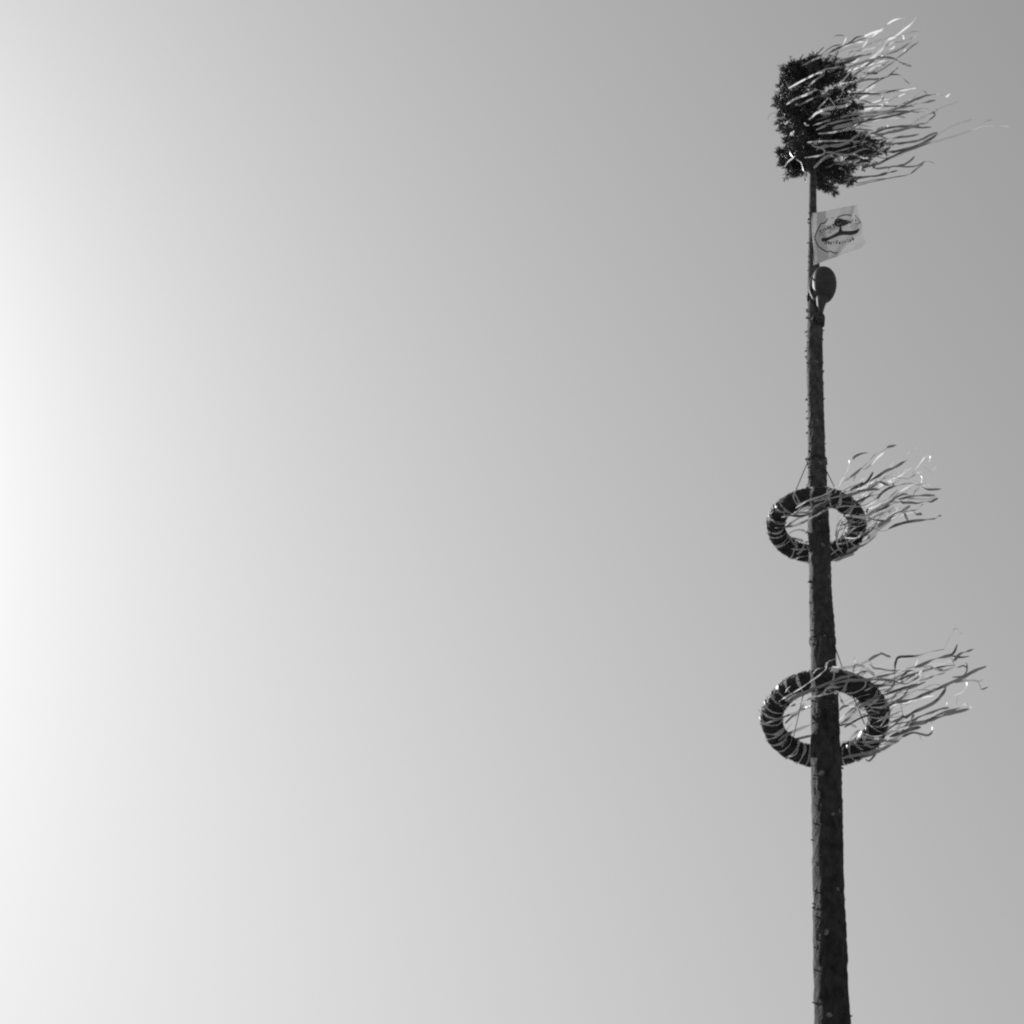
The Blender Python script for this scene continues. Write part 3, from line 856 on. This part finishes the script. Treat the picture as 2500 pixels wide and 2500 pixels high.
trace(W2, ORG[W2.name], R2R, [
    ('m', 7, [(60, 560), (180, 545), (320, 520), (420, 470), (520, 410), (600, 375)]),
    ('m', 6, [(600, 375), (660, 400), (715, 415)]),
    ('m', 6, [(260, 600), (275, 540), (280, 480), (290, 415)]),
    ('l', 7, [(310, 500), (360, 520), (420, 560), (480, 600), (520, 640)], 'G'), ('l', 8, [(440, 520), (475, 520)], 'G'),
    ('l', 9, [(0, 555), (40, 565), (90, 575)], 'G'),
    ('l', 6, [(265, 620), (340, 580), (430, 600)], 'G'), ('m', 7, [(290, 640), (380, 600), (430, 585)]),
    ('m', 6, [(140, 590), (260, 620), (370, 680)]),
    ('d', 6, [(770, 600), (765, 520), (785, 445)]), ('d', 6, [(800, 425), (900, 410), (1020, 405), (1140, 370), (1250, 345), (1360, 325)]),
    ('g', 5, [(500, 545), (580, 560), (680, 580), (800, 585)]), ('l', 6, [(740, 575), (800, 585), (865, 590)], 'G'),
    ('m', 7, [(0, 750), (200, 700), (420, 690), (600, 650), (760, 620), (850, 595)]),
    ('m', 7, [(250, 720), (400, 700), (520, 690), (640, 690), (700, 710), (770, 760)]),
    ('d', 6, [(610, 840), (700, 800), (760, 740), (860, 640), (920, 590), (1000, 580)]),
    ('d', 6, [(740, 760), (830, 690), (940, 640), (1050, 600)]),
    ('d', 6, [(440, 750), (560, 760), (680, 745), (770, 745)]), ('d', 5, [(760, 600), (760, 700), (740, 790)]),
    ('d', 8, [(1040, 530), (1140, 490), (1260, 440), (1380, 410), (1460, 380), (1500, 320), (1520, 270)]),
    ('d', 7, [(1480, 460), (1540, 390), (1620, 360), (1720, 315)]), ('d', 5, [(1470, 405), (1560, 420), (1670, 410)]),
    ('l', 6, [(985, 615), (1010, 540), (1050, 450)], 'G'), ('l', 9, [(1060, 640), (1080, 600), (1090, 570)], 'G'), ('l', 6, [(1460, 460), (1480, 500)], 'G'),
    ('m', 5, [(1110, 540), (1200, 530), (1280, 570), (1380, 575), (1480, 540)]), ('d', 4, [(1540, 540), (1600, 520), (1640, 560), (1600, 640), (1540, 655), (1460, 660)]),
    ('m', 4, [(1630, 480), (1640, 530), (1640, 560)]),
    ('d', 2, [(1495, 65), (1540, 90), (1580, 130), (1598, 190)]),
    ('d', 8, [(690, 1000), (800, 960), (960, 930), (1120, 870), (1280, 800), (1420, 740), (1580, 670), (1720, 590), (1870, 530)]),
    ('m', 5, [(1500, 720), (1640, 705), (1730, 700), (1780, 715), (1835, 690)]),
    ('l', 4, [(1610, 680), (1640, 740), (1620, 800), (1570, 850), (1500, 880)], 'G'), ('l', 5, [(1525, 880), (1520, 940), (1510, 1000)], 'G'),
    ('d', 8, [(880, 1150), (1000, 1080), (1140, 1020), (1250, 960), (1320, 890), (1370, 820), (1400, 740)]),
    ('m', 5, [(660, 880), (800, 840), (940, 800), (1080, 740), (1140, 720)]),
    ('d', 6, [(400, 930), (520, 920), (680, 860), (820, 810), (1040, 740)]),
    ('m', 6, [(100, 1220), (220, 1120), (340, 1020), (480, 930), (580, 880)]), ('m', 4, [(160, 1220), (300, 1130), (420, 1030)]),
    ('m', 4, [(1060, 820), (1140, 780), (1240, 750), (1330, 765)]), ('m', 5, [(780, 960), (860, 910), (990, 880)]),
    ('m', 5, [(1080, 700), (1240, 650), (1380, 600)]), ('d', 5, [(880, 745), (980, 700), (1060, 650)]),
    ('d', 5, [(1815, 810), (1890, 775)]), ('m', 5, [(690, 990), (760, 900), (800, 830)]), ('m', 5, [(850, 910), (900, 850), (940, 800)]),
    ('d', 7, [(690, 1200), (800, 1180), (880, 1130)]), ('m', 6, [(700, 1080), (760, 1020), (830, 930)]),
    ('d', 8, [(950, 1230), (1060, 1140), (1200, 1090), (1320, 1050), (1420, 1030)]),
    ('d', 9, [(960, 1240), (1130, 1190), (1280, 1120), (1420, 1070), (1560, 1030)]), ('d', 8, [(1150, 1190), (1300, 1150), (1440, 1100), (1660, 1045)]),
    ('l', 4, [(1250, 1110), (1300, 1050), (1380, 1030)], 'G'), ('l', 6, [(1620, 980), (1650, 1010), (1700, 1035)], 'G'), ('l', 5, [(1385, 1000), (1395, 965)], 'G'),
    ('m', 6, [(1380, 1120), (1300, 1150), (1240, 1180)], 'G'),
    ('d', 7, [(890, 1250), (950, 1180), (1000, 1110)]), ('m', 5, [(780, 1290), (840, 1220), (920, 1120)]),
    ('d', 8, [(600, 1400), (740, 1320), (880, 1260), (1020, 1230), (1160, 1210)]), ('d', 9, [(700, 1380), (840, 1330), (960, 1290), (1080, 1260)]),
    ('m', 7, [(640, 1290), (740, 1240), (840, 1180)]),
    ('d', 6, [(860, 1380), (980, 1330), (1080, 1350), (1160, 1365), (1210, 1330), (1215, 1260), (1210, 1190)]),
    ('m', 8, [(110, 1450), (260, 1430), (420, 1450), (560, 1440), (700, 1420), (820, 1370), (920, 1330)]),
    ('m', 9, [(220, 1470), (380, 1490), (560, 1490), (680, 1450), (800, 1400)]),
    ('m', 9, [(120, 1640), (300, 1600), (480, 1560), (620, 1520), (760, 1440), (860, 1370)]),
    ('m', 8, [(350, 1640), (500, 1590), (640, 1520), (760, 1450), (850, 1390)]), ('g', 8, [(240, 1620), (420, 1580), (560, 1530), (680, 1480)]),
    ('m', 5, [(410, 1650), (450, 1675), (500, 1630), (540, 1590)]),
    ('l', 6, [(330, 1300), (370, 1370), (420, 1410)], 'G'), ('l', 8, [(310, 1420), (350, 1360), (380, 1310)], 'G'), ('g', 6, [(210, 1430), (280, 1350), (340, 1300)]),
    ('g', 7, [(400, 1380), (500, 1400), (620, 1400)]), ('l', 5, [(540, 1270), (600, 1240), (660, 1140), (690, 1080)]),
    ('l', 6, [(1090, 1395), (1130, 1430)], 'G'), ('l', 5, [(180, 1490), (200, 1510)], 'G'),
    ('d', 5, [(100, 1240), (200, 1230), (300, 1270)]), ('m', 6, [(120, 940), (150, 1000)]),
], q2, l2, sn2, k2_)
cord(W2, (1840 + 695 / 3.22, 1520 + 350 / 3.22, -0.4), (1840 + 634 / 3.22, 1520 + 175 / 3.22, -0.08))
cord(W2, (1840 + 505 / 3.22, 1520 + 330 / 3.22, -0.4), (1840 + 530 / 3.22, 1520 + 110 / 3.22, -0.17), r=0.003)
cord(W2, (1850 + 580 / 6.66, 1600 + 1330 / 6.66, 0.33), (1850 + 740 / 6.66, 1600 + 640 / 6.66, -0.2), r=0.004)
cord(W2, (2030 + 400 / 4.954, 1520 + 1230 / 4.954, 0.25), (2030 + 260 / 4.954, 1520 + 880 / 4.954, -0.1), r=0.005)

strands(W1, ORG[W1.name], 40, (2040, 2110), (1205, 1330), (60, 170), (-0.6, -0.45), (-0.4, -0.1), random.Random(6))
strands(W2, ORG[W2.name], 46, (2060, 2165), (1660, 1800), (60, 200), (-0.3, -0.35), (-0.5, -0.15), random.Random(7))
def loop_cord(W, px, py, turns, r=0.006):
    c0 = unproject(px, py)
    pts = []
    for i in range(24 * turns + 1):
        a = 2 * math.pi * i / 24
        c, rad = axis_at(c0.z + 0.012 * i / 24)
        pts.append(V((c.x, c.y, c0.z + 0.012 * i / 24 + 0.02 * math.sin(a * 1.0 + i))) + V((math.cos(a), math.sin(a), 0)) * (rad * 1.04 + r))
    v, f = tube(pts, r, 6)
    build("lashing", v, f, M_cord, W, smooth=True)
loop_cord(W1, 1995, 1130, 2)
loop_cord(W2, 2006, 1568, 2, 0.004)

# ------------------------------------------------------------------ the flag
FQ = crop(1960, 490, 11.365)
def flag_dy(x, y):
    """depth of the sheet (crop coordinates), with its folds"""
    u, v = (x - 280) / 1400.0, (y - 100) / 1700.0
    d = -0.115 + 0.10 * u + 0.035 * math.sin(u * 5.2 + v * 2.4) * u + 0.014 * math.sin(u * 15 + v * 5) * u
    s = (x - 1250) * 0.78 + (y - 1200) * 0.62                       # crossing the diagonal fold
    d += -0.08 * math.exp(-(s / 100) ** 2) * max(0, min(1, (y - 850) / 250))
    s2 = (x - 1420) * 0.9 + (y - 350) * 0.2
    d += -0.055 * math.exp(-(s2 / 85) ** 2) * max(0, min(1, (700 - y) / 300))
    d += 0.012 * math.sin(y * 0.006 + x * 0.004) + 0.006 * noise.noise(V((x * 0.006, y * 0.006, 2)))
    return d
def FP(x, y, off=0.0):
    return unproject(*FQ(x, y), flag_dy(x, y) + off)
fo = FP(290, 1000)
flag = thing("flag", "white film flag printed with a linden tree emblem, flying beneath the leafy top", "flag", fo)
Lc = catmull([V((285, 345, 0)), V((265, 500, 0)), V((270, 750, 0)), V((298, 1100, 0)), V((335, 1400, 0)), V((325, 1600, 0)), V((310, 1785, 0))], 40)
Rc = catmull([V((1515, 110, 0)), V((1530, 260, 0)), V((1560, 440, 0)), V((1650, 650, 0)), V((1640, 860, 0)), V((1690, 1020, 0)), V((1750, 1150, 0)), V((1620, 1310, 0)), V((1440, 1370, 0))], 40)
NU = 60
vs_, fs = [], []
for j in range(41):
    for i in range(NU + 1):
        f = i / NU
        p = Lc[j].lerp(Rc[j], f)
        edge = 18 * math.sin(f * 7) * math.sin(math.pi * f)
        p.y += edge * (0.5 - j / 40)
        vs_.append(FP(p.x, p.y))
for j in range(40):
    for i in range(NU):
        a = j * (NU + 1) + i
        fs.append((a, a + 1, a + NU + 2, a + NU + 1))
sheet = build("sheet", vs_, fs, M_flag, flag, smooth=True)
v, f = tube([FP(p.x - 6, p.y, 0.004) for p in Lc], 0.006, 6)
build("hem", v, f, M_flag, flag)

def strip(pts, w, off=-0.003):
    P = catmull([V((x, y, 0)) for x, y in pts], max(8, len(pts) * 5))
    T = frames(P)
    v, f = [], []
    for i, (p, t) in enumerate(zip(P, T)):
        n = V((-t.y, t.x, 0)) * (w / 2 * (1 if not isinstance(w, tuple) else 1))
        for s in (-1, 1):
            q = p + n * s
            v.append(FP(q.x, q.y, off))
    for i in range(len(P) - 1):
        f.append((2 * i, 2 * i + 1, 2 * i + 3, 2 * i + 2))
    return v, f
def band(top, bot, n=40, rows=4, off=-0.003):
    A_, B_ = catmull([V((x, y, 0)) for x, y in top], n), catmull([V((x, y, 0)) for x, y in bot], n)
    v, f = [], []
    for j in range(rows + 1):
        for i in range(n + 1):
            p = A_[i].lerp(B_[i], j / rows)
            v.append(FP(p.x, p.y, off))
    for j in range(rows):
        for i in range(n):
            a = j * (n + 1) + i
            f.append((a, a + 1, a + n + 2, a + n + 1))
    return v, f

v, f = merge([strip([(690, 490), (660, 550), (620, 600), (560, 622), (500, 635), (470, 710), (400, 830), (345, 970), (340, 1060), (380, 1170), (430, 1260), (530, 1335), (600, 1380), (690, 1415), (760, 1400), (880, 1450), (980, 1445)], 26),
              strip([(960, 465), (1080, 410), (1220, 390), (1350, 405)], 26), strip([(780, 490), (860, 470)], 14), strip([(1450, 400), (1530, 510), (1600, 610)], 18)])
build("emblem_outline", v, f, M_print, sheet, ORG[flag.name])
v, f = band([(515, 1040), (700, 1010), (850, 940), (1000, 860), (1150, 840), (1300, 840), (1440, 820), (1580, 765)],
            [(530, 1140), (700, 1095), (880, 1020), (1040, 960), (1200, 950), (1350, 950), (1500, 900), (1580, 785)])
build("emblem_banner", v, f, M_print, sheet, ORG[flag.name])
# printed linden tree: trunk and a crown of small leaf dabs
TREE = [(870, 620), (890, 530), (960, 495), (1060, 500), (1150, 530), (1250, 550), (1310, 575), (1240, 640), (1190, 685), (1090, 690), (1010, 720), (930, 690), (880, 660)]
pp = [band([(1025, 670), (1012, 780), (985, 870)], [(1075, 680), (1082, 800), (1120, 850)], 10, 3)]
rr = random.Random(4)
def dab(x, y, s):
    n = 7
    v = [FP(x, y, -0.0034)] + [FP(x + s * math.cos(k * 6.283 / n) * rr.uniform(.6, 1.2), y + s * .75 * math.sin(k * 6.283 / n) * rr.uniform(.6, 1.2), -0.0034) for k in range(n)]
    return v, [(0, 1 + k, 1 + (k + 1) % n) for k in range(n)]
for i in range(520):
    x, y = rr.uniform(860, 1320), rr.uniform(490, 730)
    if inside(x, y, TREE): pp.append(dab(x, y, rr.uniform(12, 24)))
for i in range(60):
    t = rr.random()
    pp.append(dab(720 + 290 * t + rr.uniform(-20, 20), 790 - 130 * t + rr.uniform(-40, 35), rr.uniform(6, 15)))
v, f = merge(pp)
build("printed_tree", v, f, M_print, sheet, ORG[flag.name], kind="stuff")

GLYPH = {  # pen strokes of a broken-letter hand in a unit box, y up
    'L': [[(.15, .9), (.25, 1.0), (.3, .85), (.3, .1), (.1, .12)], [(.3, .12), (.55, 0), (.85, .2)], [(.3, .9), (.6, 1.0)]],
    'i': [[(.35, .62), (.5, .55), (.5, .1), (.68, 0)], [(.42, .8), (.55, .85)]],
    'n': [[(.1, .6), (.25, .55), (.25, 0)], [(.25, .5), (.55, .65), (.72, .5), (.72, .05), (.88, 0)]],
    'd': [[(.35, .95), (.72, .65), (.75, .15), (.45, 0), (.2, .15), (.2, .5), (.45, .62), (.7, .5)]],
    'e': [[(.72, .12), (.45, 0), (.22, .15), (.22, .5), (.5, .65), (.72, .5), (.25, .3)]],
    'b': [[(.25, 1.0), (.25, .1), (.5, 0), (.75, .15), (.75, .45), (.5, .62), (.25, .5)]],
    'r': [[(.2, .62), (.35, .55), (.35, 0)], [(.35, .5), (.6, .66), (.8, .55)]],
    'a': [[(.25, .55), (.5, .65), (.7, .5), (.7, .05), (.85, 0)], [(.7, .35), (.4, .35), (.22, .15), (.45, 0), (.7, .12)]],
    'O': [[(.5, .95), (.15, .7), (.15, .2), (.5, 0), (.85, .2), (.85, .7), (.5, .95), (.35, .5)]],
    'f': [[(.35, 0), (.35, .85), (.55, 1.0), (.78, .9)], [(.15, .58), (.65, .6)]],
    'u': [[(.2, .62), (.2, .12), (.45, 0), (.7, .12)], [(.7, .62), (.7, .05), (.88, 0)]],
    '"': [[(.3, .85), (.35, .95)], [(.6, .85), (.65, .95)]],
}
def lettering(text, path, h, pen, off=-0.0034, wide=0.75):
    P = catmull([V((x, y, 0)) for x, y in path], 60)
    L = [0.0]
    for a, b in zip(P, P[1:]): L.append(L[-1] + (b - a).length)
    def at(s):
        s = max(0, min(L[-1] - 1e-6, s))
        k = max(i for i in range(len(L)) if L[i] <= s)
        k = min(k, len(P) - 2)
        return P[k].lerp(P[k + 1], (s - L[k]) / (L[k + 1] - L[k])), (P[k + 1] - P[k]).normalized()
    step = L[-1] / len(text)
    parts = []
    for i, ch in enumerate(text):
        for st in GLYPH[ch]:
            q = []
            for gx, gy in st:
                p, t = at((i + 0.08 + gx * 0.84) * step)
                q.append(p + V((t.y, -t.x, 0)) * (gy * h))
            nib = V((0.75, -0.66, 0)) * pen
            for a, b in zip(q, q[1:]):
                n = V((-(b - a).y, (b - a).x, 0)).normalized() * pen * 0.16
                c4 = [a - nib / 2 - n, a + nib / 2 + n, b + nib / 2 + n, b - nib / 2 - n]
                parts.append(([FP(p.x, p.y, off) for p in c4], [(0, 1, 2, 3)]))
    return merge(parts)
def letters(text, path, h, pen, mat=M_print, off=-0.0034):
    v, f = lettering(text, path, h, pen, off)
    build("lettering", v, f, mat, sheet, ORG[flag.name])
letters("Linden", [(505, 915), (640, 835), (760, 760), (890, 680)], 100, 26)
letters("bra", [(1300, 650), (1400, 600), (1510, 575)], 115, 26)
letters("Oberferried", [(590, 1195), (760, 1205), (940, 1200), (1100, 1195), (1260, 1160), (1370, 1120), (1450, 1070)], 105, 28)
letters("nuninnunu", [(745, 1055), (860, 1000), (1000, 935), (1200, 925), (1400, 915)], 52, 12, M_pale, -0.0065)
v, f = merge([strip([(730, 665), (600, 760), (460, 860), (465, 970)], 9), strip([(465, 970), (640, 900), (850, 800), (1000, 740)], 10), strip([(550, 1000), (620, 990), (690, 965)], 8),
              strip([(700, 910), (790, 880), (750, 855)], 8), strip([(1380, 655), (1500, 630), (1600, 610)], 16), strip([(1310, 745), (1380, 690), (1340, 670)], 10),
              strip([(1400, 720), (1540, 660)], 14), strip([(1360, 780), (1440, 765), (1540, 735)], 10)])
build("emblem_scrolls", v, f, M_print, sheet, ORG[flag.name])

# ------------------------------------------------------------------ the egg-shaped figure strapped to the pole
OQ = crop(1940, 640, 10.73)
def OP(x, y, dy): return unproject(*OQ(x, y), dy)
oo = OP(680, 1320, -0.1)
orn = thing("pole_ornament", "dark egg-shaped figure clinging to the pole just below the flag", "ornament", oo)
cen = OP(775, 600, -0.16)
so = px_size(cen) / 10.73
uu = (U0 * 0.93 + V((0, 0, 0.37))).normalized()
vdir = (CAM - cen).normalized()
rx_ = uu.cross(vdir).normalized()
dd = rx_.cross(uu).normalized()
NI, NK = 28, 36
vs_, fs = [], []
for i in range(NI + 1):
    t = math.pi * i / NI
    yv = -math.cos(t)                                        # -1 bottom .. 1 top
    w = math.sin(t) ** 0.85 * (1 + 0.10 * yv)
    cx_ = -18 + 26 * (1 - yv * yv) - 40 * yv
    for k in range(NK):
        a = 2 * math.pi * k / NK
        rib_ = 1 + 0.014 * math.sin(yv * 30)
        p = cen + uu * (yv * 500 * so) + rx_ * ((cx_ + math.cos(a) * 312 * w * rib_) * so) + dd * (math.sin(a) * 290 * w * rib_ * so)
        vs_.append(p)
for i in range(NI):
    for k in range(NK):
        k2 = (k + 1) % NK
        fs.append((i * NK + k, i * NK + k2, (i + 1) * NK + k2, (i + 1) * NK + k))
build("body", vs_, fs, M_orn, orn, smooth=True)
def tube_part(name, rows, mat, seg=14):
    pts = [OP(x, y, d) for x, y, d, r in rows]
    n = len(rows) * 5
    P = catmull(pts, n)
    rr_ = catmull([V((r, 0, 0)) for *_, r in rows], n)
    v, f = tube(P, [max(r.x, 1) * so for r in rr_], seg)
    build(name, v, f, mat, orn, smooth=True)
tube_part("rim", [(705, 145, -0.2, 14), (590, 215, -0.17, 19), (490, 320, -0.17, 19), (430, 440, -0.17, 18), (392, 600, -0.17, 18), (395, 740, -0.17, 19), (440, 860, -0.17, 19), (500, 975, -0.17, 22), (560, 955, -0.17, 19)], M_rim, 8)
tube_part("rim", [(640, 140, -0.06, 10), (560, 200, -0.06, 10), (490, 290, -0.06, 10)], M_rim, 8)
tube_part("stem", [(720, 950, -0.15, 150), (700, 1080, -0.14, 125), (690, 1200, -0.13, 95), (685, 1300, -0.12, 70), (690, 1340, -0.11, 60)], M_orn)
tube_part("foot", [(480, 1480, -0.1, 26), (520, 1410, -0.115, 32), (600, 1360, -0.12, 42), (690, 1370, -0.12, 62), (735, 1450, -0.1, 50), (745, 1560, -0.08, 42), (750, 1680, -0.07, 30)], M_orn)
tube_part("foot", [(560, 1430, -0.11, 60), (620, 1470, -0.11, 95), (660, 1520, -0.1, 80), (640, 1600, -0.09, 50)], M_orn)
tube_part("arm", [(470, 620, -0.1, 40), (400, 740, -0.06, 45), (360, 870, -0.03, 48), (335, 980, -0.01, 32), (345, 1040, 0, 12)], M_orn)
tube_part("toe", [(455, 1500, -0.1, 22), (480, 1440, -0.11, 20), (540, 1390, -0.12, 16)], M_rim, 8)
